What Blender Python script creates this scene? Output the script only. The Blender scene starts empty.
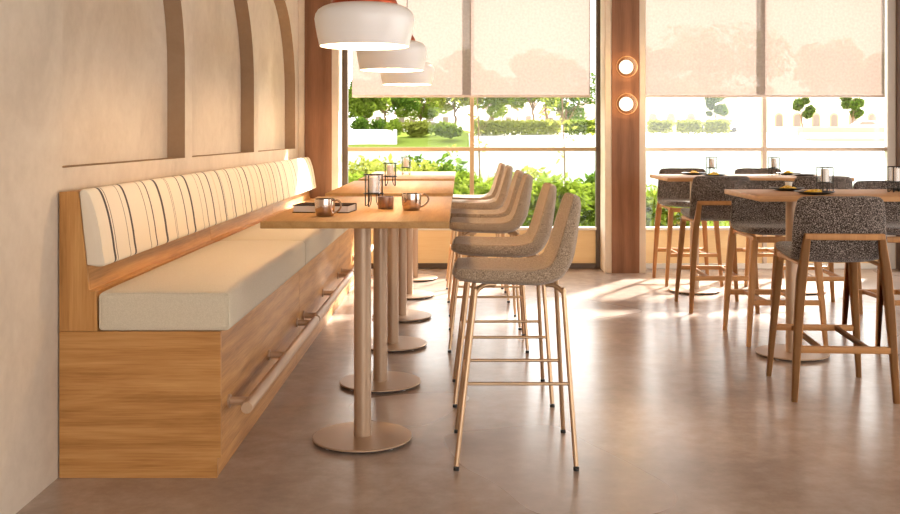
import bpy, bmesh, math, random
from mathutils import Vector, Matrix, noise
random.seed(7)
S = bpy.context.scene
COL = S.collection
PI = math.pi

# ------------------------------------------------------------------ mesh builder
class MB:
    def __init__(s): s.v = []; s.f = []
    def add(s, vs, fs):
        o = len(s.v); s.v += [tuple(v) for v in vs]; s.f += [tuple(i + o for i in f) for f in fs]; return s
    def box(s, x0, x1, y0, y1, z0, z1):
        return s.add([(x0,y0,z0),(x1,y0,z0),(x1,y1,z0),(x0,y1,z0),(x0,y0,z1),(x1,y0,z1),(x1,y1,z1),(x0,y1,z1)],
                     [(3,2,1,0),(4,5,6,7),(0,1,5,4),(1,2,6,5),(2,3,7,6),(3,0,4,7)])
    def rbox(s, x0, x1, y0, y1, z0, z1, r, seg=3):
        bm = bmesh.new(); bmesh.ops.create_cube(bm, size=1)
        for v in bm.verts:
            v.co = Vector(((x0+x1)/2+v.co.x*(x1-x0), (y0+y1)/2+v.co.y*(y1-y0), (z0+z1)/2+v.co.z*(z1-z0)))
        bmesh.ops.bevel(bm, geom=bm.edges[:], offset=r, segments=seg, profile=.5, affect='EDGES')
        return s.bm(bm)
    def bm(s, bm):
        bm.verts.index_update()
        s.add([v.co[:] for v in bm.verts], [[v.index for v in f.verts] for f in bm.faces]); bm.free(); return s
    def tube(s, pts, r, seg=12, cap=True):
        pts = [Vector(p) for p in pts]; n = len(pts)
        rs = r if isinstance(r, (list, tuple)) else [r]*n
        vs, fs = [], []; up = None
        for i, p in enumerate(pts):
            t = ((pts[min(i+1,n-1)]-p).normalized() + (p-pts[max(i-1,0)]).normalized())
            t = t.normalized()
            if up is None:
                up = Vector((0,0,1)) if abs(t.z) < .9 else Vector((1,0,0))
            a = t.cross(up).normalized(); b = a.cross(t).normalized(); up = b
            for k in range(seg):
                q = 2*PI*k/seg
                vs.append(p + a*rs[i]*math.cos(q) + b*rs[i]*math.sin(q))
        for i in range(n-1):
            for k in range(seg):
                fs.append((i*seg+k, i*seg+(k+1)%seg, (i+1)*seg+(k+1)%seg, (i+1)*seg+k))
        if cap:
            fs.append(tuple(range(seg-1,-1,-1))); fs.append(tuple((n-1)*seg+k for k in range(seg)))
        return s.add(vs, fs)
    def beam(s, pts, ws, hs, side=Vector((1,0,0)), bev=.25):
        # tapered timber of rounded-rectangle section along pts; ws across 'side', hs the other way
        pts = [Vector(p) for p in pts]; n = len(pts); vs, fs = [], []
        sec = []
        for k in range(30):
            q = 2*PI*(k+.5)/16; c, d = math.cos(q), math.sin(q); e = .45
            sec.append((math.copysign(abs(c)**e, c), math.copysign(abs(d)**e, d)))
        m = len(sec)
        for i, p in enumerate(pts):
            t = (pts[min(i+1,n-1)]-pts[max(i-1,0)]).normalized()
            b = t.cross(side).normalized(); a = b.cross(t).normalized()
            for (u, w) in sec: vs.append(p + a*u*ws[i]/2 + b*w*hs[i]/2)
        for i in range(n-1):
            for k in range(m): fs.append((i*m+k, i*m+(k+1)%m, (i+1)*m+(k+1)%m, (i+1)*m+k))
        fs.append(tuple(range(m-1,-1,-1))); fs.append(tuple((n-1)*m+k for k in range(m)))
        return s.add(vs, fs)
    def lathe(s, prof, seg=40, c=(0,0,0), axis='Z'):
        vs, fs = [], []; n = len(prof)
        for (r, z) in prof:
            for k in range(seg):
                q = 2*PI*k/seg
                x, y = max(r,1e-4)*math.cos(q), max(r,1e-4)*math.sin(q)
                if axis == 'Z': vs.append((c[0]+x, c[1]+y, c[2]+z))
                else: vs.append((c[0]+x, c[1]-z, c[2]+y))      # axis points to -Y
        for i in range(n-1):
            for k in range(seg): fs.append((i*seg+k, i*seg+(k+1)%seg, (i+1)*seg+(k+1)%seg, (i+1)*seg+k))
        return s.add(vs, fs)
    def prism(s, poly, a, b, axis='Y'):
        n = len(poly)
        def P(p, t):
            return (p[0], t, p[1]) if axis == 'Y' else ((t, p[0], p[1]) if axis == 'X' else (p[0], p[1], t))
        vs = [P(p, a) for p in poly] + [P(p, b) for p in poly]
        fs = [tuple(range(n)), tuple(range(2*n-1, n-1, -1))] + [(i, i+n, (i+1) % n + n, (i+1) % n) for i in range(n)]
        return s.add(vs, fs)

def build(name, mb, mat, parent=None, loc=None, smooth=35, bevel=0, subsurf=0, rot=None):
    me = bpy.data.meshes.new(name); me.from_pydata(mb.v, [], mb.f); me.validate(); me.update()
    bm = bmesh.new(); bm.from_mesh(me); bmesh.ops.recalc_face_normals(bm, faces=bm.faces[:]); bm.to_mesh(me); bm.free()
    if smooth:
        me.polygons.foreach_set('use_smooth', [True]*len(me.polygons)); me.set_sharp_from_angle(angle=math.radians(smooth))
    me.materials.append(mat)
    o = bpy.data.objects.new(name, me); COL.objects.link(o)
    if parent: o.parent = parent
    if loc: o.location = loc
    if rot: o.rotation_euler = rot
    if bevel:
        m = o.modifiers.new('bevel', 'BEVEL'); m.width = bevel; m.segments = 2; m.limit_method = 'ANGLE'; m.angle_limit = math.radians(40)
    if subsurf:
        m = o.modifiers.new('sub', 'SUBSURF'); m.levels = subsurf; m.render_levels = subsurf
    return o
def tag(o, label=None, cat=None, group=None, kind=None):
    if label: o['label'] = label
    if cat: o['category'] = cat
    if group: o['group'] = group
    if kind: o['kind'] = kind
    return o
def thing(name, label, cat, loc=(0,0,0), rz=0, group=None, kind=None):
    o = bpy.data.objects.new(name, None); COL.objects.link(o); o.empty_display_size = .1
    o.location = loc; o.rotation_euler = (0,0,rz)
    return tag(o, label, cat, group, kind)
def struct(name, mb, mat, parent=None, **k):
    o = build(name, mb, mat, parent, **k); o['kind'] = 'structure'; return o
KIDS = {}
def kids(o): return [c for c in bpy.data.objects if c.parent == o]
def dup(root, loc, rz=None, label=None, scale=None):
    def cp(o, par):
        c = o.copy(); COL.objects.link(c)
        if par: c.parent = par
        for ch in kids(o): cp(ch, c)
        return c
    r = cp(root, None); r.location = loc
    if rz is not None: r.rotation_euler = (0,0,rz)
    if label: r['label'] = label
    if scale: r.scale = scale
    return r
def smoothpath(pts, n=8):
    P = [Vector(p) for p in pts]; out = []
    for i in range(len(P)-1):
        p0, p1, p2, p3 = P[max(i-1,0)], P[i], P[i+1], P[min(i+2,len(P)-1)]
        for k in range(n):
            t = k/n
            out.append(.5*((2*p1)+(p2-p0)*t+(2*p0-5*p1+4*p2-p3)*t*t+(3*p1-p0-3*p2+p3)*t**3))
    out.append(P[-1]); return out

# ------------------------------------------------------------------ materials
def new_mat(name):
    m = bpy.data.materials.new(name); m.use_nodes = True
    nt = m.node_tree; b = nt.nodes['Principled BSDF']; return m, nt, b
def N(nt, t, **k):
    n = nt.nodes.new(t)
    for a, v in k.items():
        if a in n.inputs: n.inputs[a].default_value = v
        else: setattr(n, a, v)
    return n
def ramp(nt, stops, fac, interp='LINEAR'):
    r = nt.nodes.new('ShaderNodeValToRGB'); r.color_ramp.interpolation = interp
    e = r.color_ramp.elements
    e[0].position, e[0].color = stops[0][0], (*stops[0][1], 1)
    e[1].position, e[1].color = stops[-1][0], (*stops[-1][1], 1)
    for p, c in stops[1:-1]:
        x = e.new(p); x.color = (*c, 1)
    nt.links.new(fac, r.inputs['Fac']); return r
def srgb(r, g, b):
    f = lambda c: (c/255/12.92) if c/255 <= .04045 else ((c/255+.055)/1.055)**2.4
    return (f(r), f(g), f(b))
def bump(nt, b, height, strength, dist=.01):
    n = N(nt, 'ShaderNodeBump', Strength=strength, Distance=dist)
    nt.links.new(height, n.inputs['Height']); nt.links.new(n.outputs['Normal'], b.inputs['Normal'])
def coords(nt, scale, jitter=True):
    tc = N(nt, 'ShaderNodeTexCoord'); mp = N(nt, 'ShaderNodeMapping'); mp.inputs['Scale'].default_value = scale
    nt.links.new(tc.outputs['Object'], mp.inputs['Vector'])
    if jitter:
        oi = N(nt, 'ShaderNodeObjectInfo'); mu = N(nt, 'ShaderNodeMath', operation='MULTIPLY'); mu.inputs[1].default_value = 37.
        nt.links.new(oi.outputs['Random'], mu.inputs[0]); nt.links.new(mu.outputs[0], mp.inputs['Location'])
    return mp.outputs['Vector']
def plain(name, col, rough=.5, metal=0, **k):
    m, nt, b = new_mat(name); b.inputs['Base Color'].default_value = (*col, 1)
    b.inputs['Roughness'].default_value = rough; b.inputs['Metallic'].default_value = metal
    for a, v in k.items(): b.inputs[a].default_value = v
    return m
def oak(name, axis, light, mid, dark, rough=.42, wave=.14):
    m, nt, b = new_mat(name); L = nt.links
    i = 'XYZ'.index(axis)
    sc = [6., 6., 6.]; sc[i] = .8
    v = coords(nt, sc)
    n1 = N(nt, 'ShaderNodeTexNoise', Scale=1.5, Detail=6., Roughness=.62, Distortion=1.3); L.new(v, n1.inputs['Vector'])
    sc2 = [90., 90., 90.]; sc2[i] = 3.
    v2 = coords(nt, sc2)
    n2 = N(nt, 'ShaderNodeTexNoise', Scale=1.4, Detail=3., Roughness=.6); L.new(v2, n2.inputs['Vector'])
    sc3 = [3.2, 3.2, 3.2]; sc3[i] = .5
    v3 = coords(nt, sc3)
    w = N(nt, 'ShaderNodeTexWave', wave_type='RINGS', rings_direction=axis, Scale=1.5, Distortion=3.5, Detail=4.)
    w.inputs['Detail Scale'].default_value = .8
    L.new(v3, w.inputs['Vector'])
    mx = N(nt, 'ShaderNodeMix', data_type='FLOAT'); mx.inputs[0].default_value = wave
    L.new(n1.outputs[0], mx.inputs[2]); L.new(w.outputs['Fac'], mx.inputs[3])
    mx2 = N(nt, 'ShaderNodeMix', data_type='FLOAT'); mx2.inputs[0].default_value = .38
    L.new(mx.outputs[0], mx2.inputs[2]); L.new(n2.outputs[0], mx2.inputs[3])
    r = ramp(nt, [(.24, dark), (.5, mid), (.76, light)], mx2.outputs[0])
    L.new(r.outputs[0], b.inputs['Base Color']); b.inputs['Roughness'].default_value = rough
    b.inputs['Specular IOR Level'].default_value = .25
    bump(nt, b, n2.outputs[0], .12, .002)
    return m
def fabric(name, c1, c2, c3, scale=260, rough=.95, sheen=.25, contrast=(.35,.5,.65), bmp=.35):
    m, nt, b = new_mat(name); L = nt.links
    v = coords(nt, (1,1,1))
    n1 = N(nt, 'ShaderNodeTexNoise', Scale=scale, Detail=2., Roughness=.7); L.new(v, n1.inputs['Vector'])
    r = ramp(nt, [(contrast[0], c1), (contrast[1], c2), (contrast[2], c3)], n1.outputs[0])
    L.new(r.outputs[0], b.inputs['Base Color']); b.inputs['Roughness'].default_value = rough
    b.inputs['Sheen Weight'].default_value = sheen; b.inputs['Specular IOR Level'].default_value = .15
    bump(nt, b, n1.outputs[0], bmp, .003)
    return m
def plaster(name, ca, cb, cc):
    m, nt, b = new_mat(name); L = nt.links
    v = coords(nt, (1,1,1), False)
    n1 = N(nt, 'ShaderNodeTexNoise', Scale=1.3, Detail=8., Roughness=.62, Distortion=.8); L.new(v, n1.inputs['Vector'])
    n2 = N(nt, 'ShaderNodeTexNoise', Scale=14., Detail=6., Roughness=.65); L.new(v, n2.inputs['Vector'])
    mx = N(nt, 'ShaderNodeMix', data_type='FLOAT'); mx.inputs[0].default_value = .3
    L.new(n1.outputs[0], mx.inputs[2]); L.new(n2.outputs[0], mx.inputs[3])
    r = ramp(nt, [(.3, ca), (.5, cb), (.7, cc)], mx.outputs[0]); L.new(r.outputs[0], b.inputs['Base Color'])
    b.inputs['Roughness'].default_value = .8; b.inputs['Specular IOR Level'].default_value = .2
    bump(nt, b, mx.outputs[0], .15, .01)
    return m
def concrete():
    m, nt, b = new_mat('polished_concrete'); L = nt.links
    v = coords(nt, (1,1,1), False)
    n1 = N(nt, 'ShaderNodeTexNoise', Scale=.9, Detail=6., Roughness=.6, Distortion=.1); L.new(v, n1.inputs['Vector'])
    n2 = N(nt, 'ShaderNodeTexNoise', Scale=9., Detail=8., Roughness=.7); L.new(v, n2.inputs['Vector'])
    n3 = N(nt, 'ShaderNodeTexNoise', Scale=.35, Detail=2., Roughness=.5); L.new(v, n3.inputs['Vector'])
    mx = N(nt, 'ShaderNodeMix', data_type='FLOAT'); mx.inputs[0].default_value = .35
    L.new(n1.outputs[0], mx.inputs[2]); L.new(n2.outputs[0], mx.inputs[3])
    r = ramp(nt, [(.32, srgb(136,117,106)), (.5, srgb(163,144,132)), (.66, srgb(188,171,159))], mx.outputs[0])
    L.new(r.outputs[0], b.inputs['Base Color'])
    mr = N(nt, 'ShaderNodeMapRange'); mr.inputs['To Min'].default_value = .16; mr.inputs['To Max'].default_value = .36
    L.new(n3.outputs[0], mr.inputs['Value']); L.new(mr.outputs[0], b.inputs['Roughness'])
    b.inputs['Specular IOR Level'].default_value = .85
    bump(nt, b, n2.outputs[0], .008, .002)
    return m
def thin_glass(name, tint, refl=.06, rough=.02):
    m = bpy.data.materials.new(name); m.use_nodes = True; nt = m.node_tree; nt.nodes.clear(); L = nt.links
    out = N(nt, 'ShaderNodeOutputMaterial'); mx = N(nt, 'ShaderNodeMixShader'); mx.inputs[0].default_value = refl
    t = N(nt, 'ShaderNodeBsdfTransparent'); t.inputs['Color'].default_value = (*tint, 1)
    g = N(nt, 'ShaderNodeBsdfGlossy'); g.inputs['Roughness'].default_value = rough
    L.new(t.outputs[0], mx.inputs[1]); L.new(g.outputs[0], mx.inputs[2]); L.new(mx.outputs[0], out.inputs['Surface'])
    return m
def blind_mat():
    m = bpy.data.materials.new('blind_mesh_fabric'); m.use_nodes = True; nt = m.node_tree; nt.nodes.clear(); L = nt.links
    out = N(nt, 'ShaderNodeOutputMaterial')
    v = coords(nt, (1,1,1), False)
    n1 = N(nt, 'ShaderNodeTexNoise', Scale=40., Detail=3.); L.new(v, n1.inputs['Vector'])
    r = ramp(nt, [(.3, srgb(134,117,110)), (.7, srgb(144,127,120))], n1.outputs[0])
    d = N(nt, 'ShaderNodeBsdfDiffuse'); tl = N(nt, 'ShaderNodeBsdfTranslucent'); tr = N(nt, 'ShaderNodeBsdfTransparent')
    tr.inputs['Color'].default_value = (*srgb(255,240,225), 1)
    L.new(r.outputs[0], d.inputs[0]); L.new(r.outputs[0], tl.inputs[0])
    a = N(nt, 'ShaderNodeMixShader'); a.inputs[0].default_value = .40; L.new(d.outputs[0], a.inputs[1]); L.new(tl.outputs[0], a.inputs[2])
    c = N(nt, 'ShaderNodeMixShader'); c.inputs[0].default_value = .045; L.new(a.outputs[0], c.inputs[1]); L.new(tr.outputs[0], c.inputs[2])
    L.new(c.outputs[0], out.inputs['Surface']); return m
def leaf_mat(name, ca, cb, cc, trans=.4):
    m = bpy.data.materials.new(name); m.use_nodes = True; nt = m.node_tree; nt.nodes.clear(); L = nt.links
    out = N(nt, 'ShaderNodeOutputMaterial')
    v = coords(nt, (1,1,1))
    n1 = N(nt, 'ShaderNodeTexNoise', Scale=3.6, Detail=6., Roughness=.8); L.new(v, n1.inputs['Vector'])
    r = ramp(nt, [(.3, ca), (.5, cb), (.68, cc)], n1.outputs[0])
    d = N(nt, 'ShaderNodeBsdfDiffuse'); tl = N(nt, 'ShaderNodeBsdfTranslucent')
    L.new(r.outputs[0], d.inputs[0]); L.new(r.outputs[0], tl.inputs[0])
    a = N(nt, 'ShaderNodeMixShader'); a.inputs[0].default_value = trans; L.new(d.outputs[0], a.inputs[1]); L.new(tl.outputs[0], a.inputs[2])
    L.new(a.outputs[0], out.inputs['Surface']); return m
def emit(name, col, strength):
    m = bpy.data.materials.new(name); m.use_nodes = True; nt = m.node_tree; nt.nodes.clear()
    out = N(nt, 'ShaderNodeOutputMaterial'); e = N(nt, 'ShaderNodeEmission'); e.inputs[0].default_value = (*col, 1); e.inputs[1].default_value = strength
    nt.links.new(e.outputs[0], out.inputs['Surface']); return m
def stripes():
    m, nt, b = new_mat('striped_upholstery'); L = nt.links
    tc = N(nt, 'ShaderNodeTexCoord'); sp = N(nt, 'ShaderNodeSeparateXYZ'); L.new(tc.outputs['Object'], sp.inputs[0])
    mu = N(nt, 'ShaderNodeMath', operation='DIVIDE'); mu.inputs[1].default_value = 2.0; L.new(sp.outputs['Y'], mu.inputs[0])
    base, dk, br, gr = srgb(224,211,190), srgb(52,36,28), srgb(92,70,54), srgb(128,112,96)
    st = [(.128,.010,dk),(.160,.006,br),(.325,.007,gr),(.392,.016,dk),(.62,.006,br),(.71,.010,dk),(.88,.018,dk),(1.05,.006,gr),(1.075,.006,gr),
          (1.26,.008,dk),(1.40,.017,dk),(1.60,.007,gr),(1.70,.010,br),(1.86,.016,dk)]
    stops = [(0, base)]
    for y, w, c in st: stops += [((y-w*.3)/2, c), ((y+w*1.3)/2, base)]
    r = ramp(nt, stops, mu.outputs[0], 'CONSTANT')
    n1 = N(nt, 'ShaderNodeTexNoise', Scale=220., Detail=2.); L.new(tc.outputs['Object'], n1.inputs['Vector'])
    L.new(r.outputs[0], b.inputs['Base Color']); b.inputs['Roughness'].default_value = .95; b.inputs['Sheen Weight'].default_value = .2
    b.inputs['Specular IOR Level'].default_value = .15
    bump(nt, b, n1.outputs[0], .25, .002); return m

OL, OM, OD = srgb(212,164,104), srgb(184,132,76), srgb(128,84,42)
M = dict(
    oakX=oak('oak_grain_across', 'X', OL, OM, OD), oakY=oak('oak_grain_along', 'Y', OL, OM, OD), oakZ=oak('oak_grain_upright', 'Z', OL, OM, OD),
    legoak=oak('oak_stool_timber', 'Z', srgb(200,152,100), srgb(184,134,84), srgb(160,110,66), .45, .1),
    topY=oak('oak_tabletop_lengthwise', 'Y', srgb(192,150,96), srgb(174,132,80), srgb(148,106,62), .5, .12),
    topX=oak('oak_tabletop_crosswise', 'X', srgb(205,160,112), srgb(188,142,96), srgb(162,116,74), .5, .12),
    colwood=oak('walnut_stained_oak', 'Z', srgb(146,104,76), srgb(128,88,62), srgb(102,68,46), .45, .3),
    panel=oak('pale_plywood', 'X', srgb(246,222,176), srgb(240,212,162), srgb(232,200,148), .5, .1),
    plaster=plaster('lime_plaster', srgb(184,170,153), srgb(200,187,170), srgb(212,201,185)), reveals=plaster('brown_reveal_plaster', srgb(142,116,92), srgb(152,126,100), srgb(162,136,110)),
    concrete=concrete(), white_paint=plain('ceiling_paint', srgb(196,180,162), .8),
    beige=plaster('beige_column_render', srgb(204,188,168), srgb(214,199,180), srgb(222,209,192)),
    cream=fabric('cream_upholstery', srgb(199,187,163), srgb(206,194,171), srgb(213,202,180), 240, bmp=.1),
    stripes=stripes(),
    oat=fabric('oatmeal_felt', srgb(112,94,78), srgb(156,136,114), srgb(196,176,154), 260, contrast=(.36,.5,.64)),
    tweed=fabric('charcoal_tweed', srgb(28,22,20), srgb(74,63,58), srgb(196,184,174), 190, contrast=(.38,.51,.68), bmp=.6),
    champagne=plain('champagne_metal', srgb(196,164,130), .32, .75),
    powder=plain('taupe_powder_coat', srgb(178,150,124), .38, .35),
    railmat=plain('taupe_rail', srgb(190,160,132), .4, .25),
    black=plain('matt_black', (.012,.011,.010), .5), blackmetal=plain('black_wire', (.02,.018,.016), .4, .6),
    rubber=plain('black_rubber', (.015,.014,.013), .7),
    bronze=plain('dark_bronze_frame', srgb(86,70,56), .4, .4), mull=plain('bronze_glazing_bar', srgb(178,152,116), .5, .1), mull2=plain('grey_glazing_bar', srgb(204,186,168), .5, .1),
    greyframe=plain('grey_frame', srgb(226,223,217), .5, .0), sill=plain('pale_stone_sill', srgb(225,218,208), .5),
    glass=thin_glass('window_glass', (.97,.98,.97), .012), glass2=thin_glass('window_glass_reflective', (.97,.98,.97), .045), lglass=thin_glass('lantern_glass', (.95,.945,.94), .05),
    blind=blind_mat(), barwhite=plain('pale_bar', srgb(222,206,196), .5),
    shade=plain('white_enamel', srgb(240,240,240), .28), copper=plain('copper_cap', srgb(170,72,36), .35, .6),
    chrome=plain('smoky_copper_metal', srgb(205,186,172), .12, 1.0),
    cup=plain('brushed_copper_metal', srgb(158,138,126), .3, .9),
    bookcover=plain('dark_brown_book_cloth', srgb(44,26,17), .95, 0, **{'Specular IOR Level': .08}), page=plain('book_pages', srgb(226,214,202), .8),
    candle=plain('ivory_wax', srgb(250,244,236), .6), plate=plain('black_stoneware', (.016,.015,.015), .35),
    food=plain('yellow_pasta', srgb(246,206,70), .5), leafy=plain('pale_garnish', srgb(232,224,190), .6), ceramic=plain('white_ceramic', srgb(240,238,232), .3),
    bulb=emit('warm_bulb', (1,.72,.40), 22), lamp_face=emit('warm_lamp_face', (1,.80,.52), 1.3), brass=plain('satin_brass', srgb(214,164,116), .3, .8),
    bowlglass=thin_glass('lamp_bowl_glass', (1,.93,.84), .12),
    darkbrown=plain('dark_brown', srgb(72,44,28), .5),
)

# ------------------------------------------------------------------ numbers
WX = -1.642           # left wall plane
YW = 10.5             # glazing plane
YC = 10.14            # column face
CEIL = 3.15
RX = 8.2; RY = -4.0   # room's right side and the end behind the viewer

# ------------------------------------------------------------------ room
struct('floor', MB().box(WX-.3, RX, RY, YW+.12, -.1, 0), M['concrete'], smooth=0)
struct('ceiling', MB().box(WX-.3, RX, RY, YW+.12, CEIL, CEIL+.12), M['white_paint'], smooth=0)

reveals = MB()
def left_wall():
    bm = bmesh.new()
    y0, y1, z0, z1 = RY, YC+.36, 0, CEIL
    def loop(pts):
        vs = [bm.verts.new((WX, p[0], p[1])) for p in pts]
        return vs, [bm.edges.new((vs[i], vs[(i+1) % len(vs)])) for i in range(len(vs))]
    _, E = loop([(y0,z0),(y1,z0),(y1,z1),(y0,z1)])
    loops = []
    for a in (4.13, 6.13, 8.13):
        b = a+1.84; c, r = (a+b)/2, .92
        pts = [(a,1.264),(b,1.264)] + [(c+r*math.cos(PI*k/28), 1.8+r*math.sin(PI*k/28)) for k in range(29)]
        vs, e = loop(pts); loops.append(vs); E += e
    bmesh.ops.triangle_fill(bm, edges=E, use_beauty=True)
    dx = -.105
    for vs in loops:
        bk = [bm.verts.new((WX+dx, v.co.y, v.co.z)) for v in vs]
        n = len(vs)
        for i in range(n): reveals.add([v.co[:] for v in (vs[i], vs[(i+1) % n], bk[(i+1) % n], bk[i])], [(0,1,2,3)])
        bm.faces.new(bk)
    mb = MB().bm(bm); mb.box(WX-.3, WX-.106, y0, y1, z0, z1); return mb
wl = struct('wall_left', left_wall(), M['plaster'], smooth=25)
build('niche_reveals', reveals, M['reveals'], wl, smooth=25)  # niche reveals, a darker brown than the wall face
wr = MB().box(RX, RX+.2, RY, YW+.12, 0, .3).box(RX, RX+.2, RY, YW+.12, 2.95, CEIL)
wr.box(RX, RX+.2, RY, 1.2, .3, 2.95)
for yy in (4.0, 7.1, YW-.28): wr.box(RX, RX+.2, yy, yy+.4, .3, 2.95)
struct('wall_right', wr, M['plaster'], smooth=0)  # out of view; its openings are sized for soft side light
struct('wall_front', MB().box(WX-.3, -.8, RY-.2, RY, 0, CEIL).box(-.8, RX+.2, RY-.2, RY, 3.0, CEIL).box(7.6, RX+.2, RY-.2, RY, 0, 3.0).box(3.2, 3.6, RY-.2, RY, .2, 3.0).box(-.8, 7.6, RY-.2, RY, 0, .2), M['plaster'], smooth=0)  # behind the camera; opened up to add front fill light
struct('wall_back', MB().box(WX-.3, RX+.2, YW-.06, YW+.12, 2.98, CEIL).box(4.98, RX+.2, YW-.06, YW+.12, 0, CEIL), M['plaster'], smooth=0)

def column(name, x0, x1, side=False):
    c = struct(name, MB().box(x0, x1, YC, YW+.1, 0, CEIL), M['beige'], bevel=.006)
    build('wood_panel', MB().box(x0+.068, x1-.068, YC-.012, YC+.01, .0, CEIL), M['colwood'], c, bevel=.003)
    if side: build('side_strip', MB().box(x0-.012, x0+.01, YC+.0, YW-.04, 0, CEIL), M['darkbrown'], c)  # thin strip, makes the column's left side plain dark brown
    return c
column('trim_1', WX, -1.232); column('trim_2', 1.47, 1.886); column('trim_3', 4.573, 4.98, True)

def window(name, x0, x1, xm, fr, mu=M['mull'], fw=.045, gl=M['glass']):
    w = thing(name, None, None, (0,0,0)); w['kind'] = 'structure'
    y0, y1 = YW-.03, YW+.05
    build('frame', MB().box(x0, x0+.055, y0, y1, 0, 2.98).box(x1-fw, x1, y0, y1, 0, 2.98).box(x0+.055, x1-fw, y0, y1, 2.93, 2.98)
          .box(x0+.055, x1-fw, y0, y1, 0, .055), fr, w, bevel=.004)
    build('mullion', MB().box(xm-.022, xm+.022, y0, y1, .055, 2.93), mu, w, bevel=.004)
    build('transom', MB().box(x0+.055, xm-.022, y0, y1, 1.232, 1.272).box(xm+.022, x1-fw, y0, y1, 1.232, 1.272), mu, w, bevel=.004)
    build('sill', MB().box(x0+.055, xm-.022, y0-.03, y1, .405, .435).box(xm+.022, x1-fw, y0-.03, y1, .405, .435), M['sill'], w, bevel=.004)
    for a, b in ((x0+.055, xm-.022), (xm+.022, x1-fw)):
        build('lower_panel', MB().box(a, b, YW, YW+.03, .055, .405), M['panel'], w)
        build('pane', MB().box(a, b, YW+.005, YW+.013, .435, 1.232), gl, w, smooth=0)
        build('pane', MB().box(a, b, YW+.005, YW+.013, 1.272, 2.93), gl, w, smooth=0)
    return w
window('window_1', -1.232, 1.47, .125, M['bronze'])
window('window_2', 1.886, 4.56, 3.192, M['greyframe'], M['mull2'], .085, M['glass2'])

def blind(x0, x1, label):
    t = thing('roller_blind', label, 'blind', (x0, YW-.075, 0))
    w = x1-x0; mb = MB()
    n = 40
    for i in range(n+1):
        x = w*i/n; mb.v += [(x, .004*math.sin(i*.5), 1.815), (x, .002*math.sin(i*.5), 2.9)]
    for i in range(n): mb.f.append((2*i, 2*i+2, 2*i+3, 2*i+1))
    build('fabric', mb, M['blind'], t)
    build('bottom_bar', MB().rbox(0, w, -.008, .010, 1.792, 1.818, .004), M['barwhite'], t)
    build('roller_tube', MB().tube([(0,0,2.92),(w,0,2.92)], .03, 16), M['barwhite'], t)
    return t
blind(-1.125, 1.36, 'translucent peach roller blind half lowered over the left window, behind the white pendants')
blind(1.935, 4.43, 'translucent peach roller blind half lowered over the right window, behind the charcoal stools')

# wall lights on the middle column
def wall_light(z, label):
    t = thing('wall_light', label, 'wall light', (1.678, YC-.0125, z), group='round lights on the middle column')
    build('back_plate', MB().lathe([(0,.0),(.07,0),(.07,.02),(0,.02)], 32, axis='-Y'), M['brass'], t)
    build('glowing_disc', MB().lathe([(0,.021),(.068,.021),(.072,.03),(.066,.045),(.04,.055),(0,.058)], 40, axis='-Y'), M['lamp_face'], t)
    build('glass_bowl', MB().lathe([(.07,.005),(.085,.02),(.098,.045),(.104,.075),(.1015,.075),(.095,.046),(.083,.023),(.07,.009)], 48, axis='-Y'), M['bowlglass'], t)
    build('rim', MB().lathe([(.1,.074),(.104,.071),(.109,.075),(.108,.083),(.102,.085),(.1,.08),(.1,.074)], 48, axis='-Y'), M['brass'], t)
wall_light(2.087, 'upper of two round glowing wall lights on the wooden column')
wall_light(1.713, 'lower of two round glowing wall lights on the wooden column')

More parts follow.
